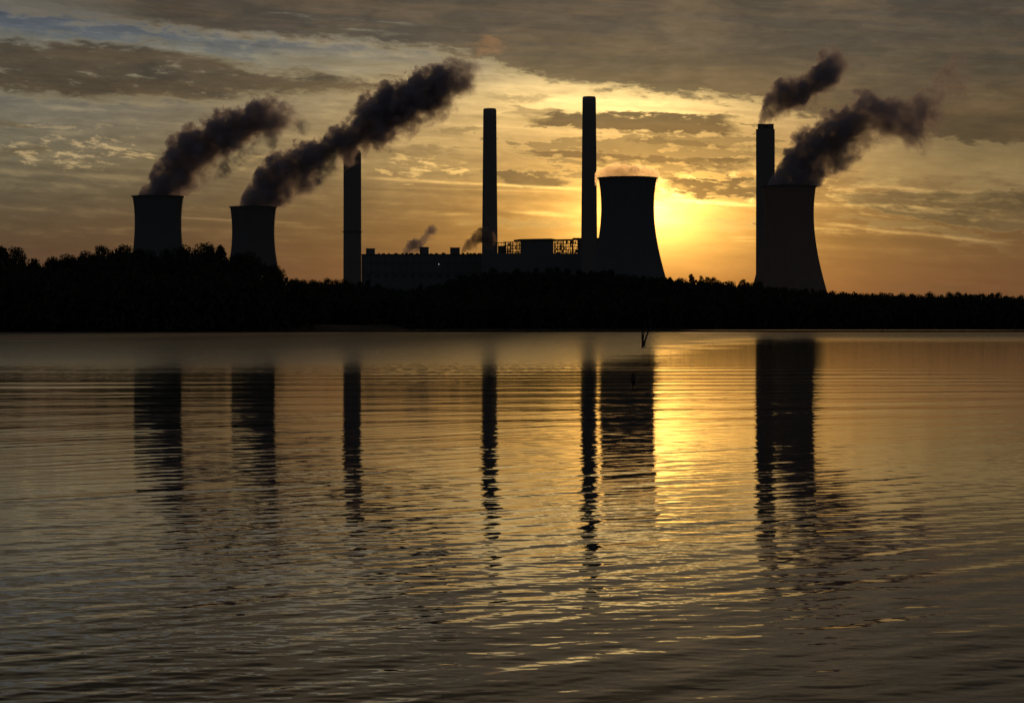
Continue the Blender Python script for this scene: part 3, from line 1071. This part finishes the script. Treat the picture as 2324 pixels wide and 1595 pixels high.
for x0, x1, y0 in ((830.5, 851, 563.5), (952.5, 973, 560.5), (1021.5, 1043.5, 561.5)):
    mb = MB(); bx(mb, x0, x1, y0, 576, BD + 12, BD + 34)
    bx(mb, x0 - 0.4, x1 + 0.4, y0 - 0.8, y0, BD + 11, BD + 35)
    bx(mb, x0 + 1.5, x0 + 2.1, y0 - 3.5, y0 - 0.8, BD + 15, BD + 16)
    part(mb, 'rooftop_house', M_CLAD, low, org)
mb = MB()
for k in range(17):
    x = 826 + k * 16
    bx(mb, x, x + 0.5, 579, 640, BD - 0.6, BD + 0.2)
bx(mb, 821, 1093, 596, 596.6, BD - 0.8, BD + 0.2)
bx(mb, 821, 1093, 617, 617.6, BD - 0.8, BD + 0.2)
part(mb, 'cladding_rails', M_STEEL, low, org)
for k in range(13):
    mb = MB()
    x = 832 + k * 20
    bx(mb, x, x + 9, 622, 628, BD - 0.35, BD + 0.3)
    part(mb, 'louvre', M_ROOF, low, org)
ml = mat_lamp('lit_lamp', (1.0, 0.9, 0.75), 1.2)
mr = mat_lamp('red_lamp', (1.0, 0.25, 0.12), 0.35)


def lamp(px, py, m, label, D=BD - 2.0, r=0.75):
    X, Y, Z = at(px, py, D)
    root = empty('wall_lamp', (X, Y, Z), label, 'lamp', 'lamps on the boiler house wall')
    mb = MB(); mb.lathe([(0.02, -r), (r * .7, -r * .7), (r, 0), (r * .7, r * .7), (0.02, r)], 12)
    mb.build('bulb', m, root, True)
    mb = MB(); mb.box(-0.15, 0.15, 0.5, 2.2, r * 0.8, r * 0.8 + 0.25); mb.box(-0.5, 0.5, -0.5, 0.5, r * 0.8 + 0.25, r * 0.8 + 0.5)
    mb.build('bracket', M_STEEL, root)


lamp(996, 598.5, ml, 'tiny white lamp lit on the low boiler house wall', r=0.45)
lamp(1100, 590, mr, 'tiny red lamp near the slender chimney foot, upper left', D=3620)
lamp(1108, 590.5, mr, 'tiny red lamp near the slender chimney foot, right of its pair', D=3620)

# taller block with open steel framing
TD = 3560.0
tall = empty('power_station_block', (at(1230, 700, TD)[0], TD, GRADE), 'tall block with see-through steel framing left of the sunlit cooling tower', 'building')
org = tuple(tall.location)
mb = MB(); bx(mb, 1094.6, 1380, 574, None, TD, TD + 60); part(mb, 'lower_wall', M_CLAD, tall, org)
mb = MB(); bx(mb, 1122, 1129, 557, 574, TD + 2, TD + 40); bx(mb, 1097, 1122, 566, 574, TD + 2, TD + 40); part(mb, 'stair_tower', M_CLAD, tall, org)
mb = MB(); bx(mb, 1181, 1256, 544, 574, TD + 4, TD + 50); part(mb, 'boiler_casing', M_CLAD, tall, org)
mb = MB(); bx(mb, 1312, 1382, 541, 574, TD + 4, TD + 50); part(mb, 'boiler_casing', M_CLAD, tall, org)
# shallow ridge roof over the first casing
mb = MB()
y0, y1 = TD + 2, TD + 52
pr = [(1166, 543.5), (1180, 541.7), (1250, 540.3), (1262, 542.2), (1300, 541.6), (1300, 543.2), (1262, 543.9), (1250, 544.2), (1180, 544.4), (1166, 544.9)]
fr = [at(x, y, y0) for x, y in pr]
vs = fr + [(a, y1, c) for a, b, c in fr]
n = len(pr)
mb.add(vs, [tuple(range(n))[::-1], tuple(range(n, 2 * n))] + [(i, (i + 1) % n, n + (i + 1) % n, n + i) for i in range(n)])
part(mb, 'roof', M_ROOF, tall, org)
mb = MB(); bx(mb, 1300.3, 1384, 538.9, 540.8, TD + 2, TD + 52); part(mb, 'roof', M_ROOF, tall, org)


def framing(x0, x1, y0, rows, name_seed, step):
    """open steelwork: columns, floor beams, braces, pipes and small vessels"""
    r_ = random.Random(name_seed)
    for Dq in (TD + 4, TD + 22):
        mb = MB()
        x = x0
        while x <= x1 + 0.1:
            bx(mb, x - 0.35, x + 0.35, y0, 574, Dq, Dq + 1)
            x += step
        for yr in rows:
            bx(mb, x0 - 0.5, x1 + 0.5, yr, yr + 0.9, Dq, Dq + 1)
        x = x0
        i = 0
        while x < x1 - step + 0.1:
            for a, b in zip(rows[:-1], rows[1:]):
                if r_.random() < 0.45:
                    P0 = at(x, a + .5, Dq + .5); P1 = at(x + step, b, Dq + .5)
                    if r_.random() < 0.5:
                        P0 = at(x + step, a + .5, Dq + .5); P1 = at(x, b, Dq + .5)
                    mb.tube([P0, P1], [0.3, 0.3], 4)
            x += step
        part(mb, 'steel_frame', M_STEEL, tall, org)
    mb = MB()
    for yr in rows[1:]:
        bx(mb, x0, x1, yr - 0.1, yr + 0.8, TD + 6, TD + 21)
        bx(mb, x0, x1, yr - 2.0, yr - 1.75, TD + 4, TD + 4.4)
    part(mb, 'floor_decks', M_STEEL, tall, org)
    mb = MB()
    for k in range(int((x1 - x0) / 1.3)):
        x = r_.uniform(x0, x1 - 2)
        i = r_.randrange(len(rows) - 1)
        h = r_.uniform(0.35, 0.95) * (rows[i + 1] - rows[i])
        bx(mb, x, x + r_.uniform(0.8, 3.0), rows[i + 1] - h, rows[i + 1], TD + 8, TD + 14)
    for k in range(11):
        x = r_.uniform(x0, x1)
        P = [at(x, rows[0], TD + 12), at(x, 574, TD + 12)]
        mb.tube(P, [0.5, 0.5], 6)
    part(mb, 'pipework', M_STEEL, tall, org)


framing(1143, 1181, 547.5, [547.5, 556, 563.5, 570, 574], 1, 4.6)
framing(1257, 1312, 543.5, [543.5, 551.5, 558.5, 565.5, 571.5, 574], 2, 4.2)
mb = MB(); bx(mb, 1113, 1146, 549.2, 550.0, TD + 4, TD + 18); bx(mb, 1130, 1146, 557, 574, TD + 6, TD + 18)
for x in (1131, 1138):
    bx(mb, x, x + 0.7, 550, 558, TD + 5, TD + 6)
part(mb, 'conveyor_gantry', M_STEEL, tall, org)
mb = MB()
for x in (1325, 1338, 1351, 1364):
    bx(mb, x, x + 0.5, 545, 573, TD + 3.4, TD + 4.2)
for y in (549, 556, 563):
    bx(mb, 1313, 1380, y, y + 0.4, TD + 3.2, TD + 4.2)
part(mb, 'cladding_rails', M_STEEL, tall, org)

# ------------------------------------------------------------------ smoke


def smoke_mat(name, rim, L, cpts, rpts, dpts, density, albedo, aniso, scale, namp, seed, step, warm=None):
    m = bpy.data.materials.new(name)
    m.use_nodes = True
    t = m.node_tree
    t.nodes.clear()
    out = t.nodes.new('ShaderNodeOutputMaterial')
    pv = t.nodes.new('ShaderNodeVolumePrincipled')
    t.links.new(pv.outputs[0], out.inputs['Volume'])
    pv.inputs['Color'].default_value = (*albedo, 1)
    pv.inputs['Anisotropy'].default_value = aniso
    tcn = t.nodes.new('ShaderNodeTexCoord')
    P = S(t, tcn.outputs['Object'], True)
    x, y, z = split(P)
    sd_ = float(seed)
    wv = noise(P + (sd_ * 31, 0.0, sd_ * 17), scale * 0.45, 2, 0.5, col=True) - (0.5, 0.5, 0.5)
    wv2 = noise(P + (0.0, sd_ * 11, sd_ * 5), scale * 1.6, 2, 0.5, col=True) - (0.5, 0.5, 0.5)
    Pw = P + wv * (30.0 / (scale / 0.022)) + wv2 * (12.0 / (scale / 0.022))
    cz = curve(x, cpts)
    rd = curve(x, rpts)
    dn = curve(x, dpts)
    xx, yy, zz = split(Pw)
    rr_ = (yy.sq() + (zz - cz).sq()).f('SQRT') / rd
    big = noise(Pw + (sd_ * 13, sd_ * 7, 0.0), scale, 7, 0.68) - 0.5
    fld = 1.08 - rr_ + big * namp
    # lower side wisps out more softly than the upper side
    low = smooth((zz - cz) / rd + yy / rd * 0.4, 0.25, -0.7)
    shp = (fld / (low * 0.70 + 0.07)).clamp()
    wis = smooth(fld, -0.55, 0.1) * smooth(big + noise(Pw, scale * 3.2, 4, 0.65) - 0.5, 0.04, 0.30) * 0.10
    shp = shp.f('MAXIMUM', wis)
    holes = smooth(big * 3.0 + dn * 1.7, 0.55, 1.15)
    # fade at both ends of the hull and at its skin
    ends = smooth(x, L, L * 0.94)
    if rim is not None:        # smoke only shows above the tower's mouth
        gp = t.nodes.new('ShaderNodeNewGeometry')
        wz = split(S(t, gp.outputs['Position'], True))[2]
        ends = ends * smooth(wz, rim - 1.0, rim + 0.5)
    d = shp * holes * dn * ends * density
    t.links.new(d.s, pv.inputs['Density'])
    m.cycles.volume_step_rate = step
    try:
        m.cycles.volume_sampling = 'MULTIPLE_IMPORTANCE'
    except Exception:
        pass
    return m


def plume(pts, D, label, density=0.12, albedo=(0.88, 0.84, 0.97), aniso=0.25, grain=0.036, namp=4.4, seed=1, step=0.055, rim=None, hull=1.55, start_clip=None, name='smoke_plume', group='smoke and steam plumes of the power station'):
    """pts: (px, py, radius px, density 0..1) along the plume"""
    W = [Vector(at(p[0], p[1], D)) for p in pts]
    A, B = W[0], W[-1]
    ax = (B - A)
    ang = math.atan2(ax.z, ax.x)
    L = math.hypot(ax.x, ax.z)
    ca_, sa_ = math.cos(ang), math.sin(ang)
    loc = []
    for p, q_ in zip(W, pts):
        dx_, dz_ = p.x - A.x, p.z - A.z
        loc.append((dx_ * ca_ + dz_ * sa_, -dx_ * sa_ + dz_ * ca_, size(q_[2], D), q_[3]))
    loc.sort()
    m = smoke_mat('smoke_' + str(seed), rim, loc[-1][0], [(a, b) for a, b, c, d in loc], [(a, c) for a, b, c, d in loc], [(a, d) for a, b, c, d in loc], density, albedo, aniso, grain, namp, seed, step)
    # hull: closed lumpy tube round the path
    xs = np.linspace(loc[0][0], loc[-1][0], max(12, len(loc) * 2))
    cz = np.interp(xs, [a[0] for a in loc], [a[1] for a in loc])
    hz = np.full(len(xs), hull)
    if rim is not None:
        hz = np.interp(np.arange(len(xs)), [0, 3, 6], [0.75, 1.0, hull])
    rr_ = np.interp(xs, [a[0] for a in loc], [a[2] for a in loc]) * hz + 1.0
    n = 20
    vs, fs = [], []
    for i, x in enumerate(xs):
        for k in range(n):
            t = 2 * math.pi * k / n
            vs.append((x, rr_[i] * math.cos(t), cz[i] + rr_[i] * math.sin(t)))
    for i in range(len(xs) - 1):
        for k in range(n):
            k2 = (k + 1) % n
            fs.append((i * n + k, i * n + k2, (i + 1) * n + k2, (i + 1) * n + k))
    fs.append(tuple(range(n))[::-1]); fs.append(tuple((len(xs) - 1) * n + k for k in range(n)))
    mb = MB(); mb.add(vs, fs)
    o = mb.build(name, m)
    o.location = A
    o.rotation_euler = (0, -ang, 0)
    tag(o, label, 'smoke' if 'smoke' in name else 'steam', group)
    return o


plume([(330, 486, 54, 1), (350, 456, 52, 1), (386, 408, 51, 1), (430, 368, 50, 1), (486, 328, 50, 1), (540, 298, 48, 1), (590, 274, 46, .8), (628, 258, 44, .6), (662, 262, 40, .48), (700, 262, 24, .3)],
      3592, 'dark smoke plume drifting up right from the leftmost cooling tower', seed=1, rim=at(0, 490 * k_, 3592)[2])
plume([(550, 506, 48, 1), (570, 478, 46, 1), (612, 432, 48, 1), (662, 396, 46, 1), (712, 364, 42, 1), (755, 340, 34, 1), (790, 320, 36, 1), (835, 292, 44, 1), (880, 258, 56, 1), (920, 238, 52, 1), (960, 222, 50, 1), (1000, 200, 48, 1),
       (1035, 182, 42, .65), (1075, 158, 30, .45), (1105, 140, 18, .2)],
      3953, 'longest dark smoke plume, from the second cooling tower past the leftmost chimney top', seed=2, rim=at(0, 516.6 * k_, 3953)[2])
plume([(1762, 466, 58, 1), (1786, 434, 56, 1), (1822, 388, 56, 1), (1862, 352, 54, 1), (1900, 316, 52, 1), (1938, 292, 46, .95), (1975, 268, 54, .62), (2015, 272, 64, .54), (2060, 284, 60, .56), (2112, 244, 38, .5), (2150, 205, 36, .4), (2180, 165, 34, .38), (2210, 126, 20, .3)],
      3394, 'broken dark smoke plume trailing right from the rightmost cooling tower', seed=3, rim=at(0, 465 * k_, 3394)[2])
plume([(1728, 286, 8, 1), (1736, 268, 13, 1), (1748, 254, 20, 1), (1766, 238, 27, 1), (1795, 222, 34, 1), (1825, 208, 38, 1), (1855, 188, 38, 1), (1878, 165, 36, .95), (1893, 140, 32, .75), (1915, 112, 22, .4)],
      3700, 'compact dark smoke plume leaving the twin-flue chimney', seed=4, grain=0.030)
plume([(918, 577, 4, 1), (924, 566, 11, 1), (938, 559, 17, 1), (952, 555, 14, 1), (963, 545, 9, .7), (973, 531, 11, .9), (984, 522, 11, .8), (994, 515, 5, .2)],
      3660, 'small dark puff curling from the low boiler house roof', seed=5, grain=0.07, step=0.1, density=0.15, name='smoke_puff')
plume([(1046, 573, 4, 1), (1056, 561, 9, 1), (1070, 551, 13, 1), (1085, 543, 16, 1), (1102, 539, 19, 1), (1118, 541, 17, .8), (1132, 547, 10, .3)],
      3580, 'small puff drifting across the foot of the slender chimney', seed=6, grain=0.07, step=0.1, density=0.12, name='smoke_puff', albedo=(0.6, 0.5, 0.46))
plume([(1338, 538, 4, .6), (1344, 526, 7, .7), (1348, 515, 7, .6), (1352, 505, 5, .3)],
      3540, 'thin golden steam wisp at the foot of the tallest chimney', seed=7, grain=0.08, step=0.15, density=0.12, albedo=(0.95, 0.9, 0.8), name='steam_wisp')
# low dome of backlit steam over the tower that hides the sun
plume([(1350, 407, 11, 1), (1376, 402, 22, 1), (1400, 400, 25, 1), (1425, 399, 27, 1), (1450, 400, 25, 1), (1474, 402, 22, 1), (1500, 407, 12, .9)],
      3130, 'low golden steam cap lying over the rim of the sunlit cooling tower', seed=8, grain=0.06, namp=1.8, step=0.12, density=0.10, albedo=(0.97, 0.86, 0.70), aniso=0.765, name='steam_plume')

# ------------------------------------------------------------------ in the lake
mb = MB()
D = 229.0
def pt(x, y, dd=0.0): return at(x, y, D + dd)
mb.tube([pt(1458, 789), pt(1458.5, 782), pt(1457.5, 765), pt(1457, 748), pt(1456.5, 744)], [0.13, 0.10, 0.075, 0.055, 0.03], 7)
mb.tube([pt(1459, 789, .1), pt(1464, 772, .3), pt(1471, 752, .6), pt(1475.5, 738, .8), pt(1474, 715, .9), pt(1470, 690, .8), pt(1464, 664, .5), pt(1457, 646, .3), pt(1453, 636, .2)],
        [0.12, 0.085, 0.07, 0.065, 0.055, 0.05, 0.04, 0.03, 0.012], 7)
mb.tube([pt(1458.5, 780, .1), pt(1461, 758, -.2), pt(1462, 740, -.3), pt(1461, 722, -.4)], [0.07, 0.05, 0.03, 0.01], 6)
mb.tube([pt(1470, 690, .8), pt(1472, 680, .9), pt(1472.5, 672, 1.0)], [0.02, 0.015, 0.006], 5)
o = mb.build('dead_branch', M_DEAD, None, True)
tag(o, 'bare forked dead branch standing in the lake, right of centre', 'branch')
mb = MB()
mb.tube([pt(1461, 786.5, 0), pt(1468, 786, .3), pt(1473, 788, -.2), pt(1475, 791, -2.0)], [0.09, 0.07, 0.05, 0.03], 6)
tag(mb.build('driftwood', M_DEAD, None, True), 'short driftwood stick floating at the foot of the dead branch', 'driftwood')
for px_, py_, hh, lab in ((301, 753.2, 0.9, 'short stake in the water, leftmost, near the left hill shore'), (422, 755.0, 1.2, 'short stake in the water just right of the leftmost tower mirror image'),
                          (2003, 753.5, 1.3, 'forked stake in the water near the far right shore')):
    Dp = CAM_H * FP / (py_ - HY)
    X = (px_ - HX) / FP * Dp
    mb = MB()
    mb.tube([(0, 0, -0.6), (0.02, 0, hh * 0.5), (0.12, 0, hh)], [0.16, 0.14, 0.08], 7)
    mb.tube([(0.02, 0, hh * 0.5), (-0.2, 0, hh * 0.95)], [0.08, 0.04], 6)
    tag(mb.build('wooden_stake', M_DEAD, None, True, (X, Dp, 0)), lab, 'stake')
# resting water bird: rounded body, neck and head
Dp = CAM_H * FP / (866 - HY)
X = (1437.5 - HX) / FP * Dp
root = empty('water_bird', (X, Dp, 0), 'small dark water bird afloat in the mirror image of the sunlit tower', 'bird')
mb = MB()
rings = [(-0.20, 0.01, 0.10), (-0.14, 0.05, 0.07), (-0.05, 0.085, 0.06), (0.05, 0.085, 0.06), (0.12, 0.06, 0.09), (0.15, 0.04, 0.15), (0.155, 0.032, 0.21), (0.16, 0.042, 0.26), (0.18, 0.03, 0.28), (0.19, 0.005, 0.285)]
mb.tube([(0, a, c) for a, b, c in rings], [b for a, b, c in rings], 12)
mb.build('body', M_DEAD, root, True)
mb = MB(); mb.tube([(0, 0.18, 0.262), (0, 0.235, 0.252)], [0.012, 0.003], 6); mb.build('bill', M_STEEL, root)
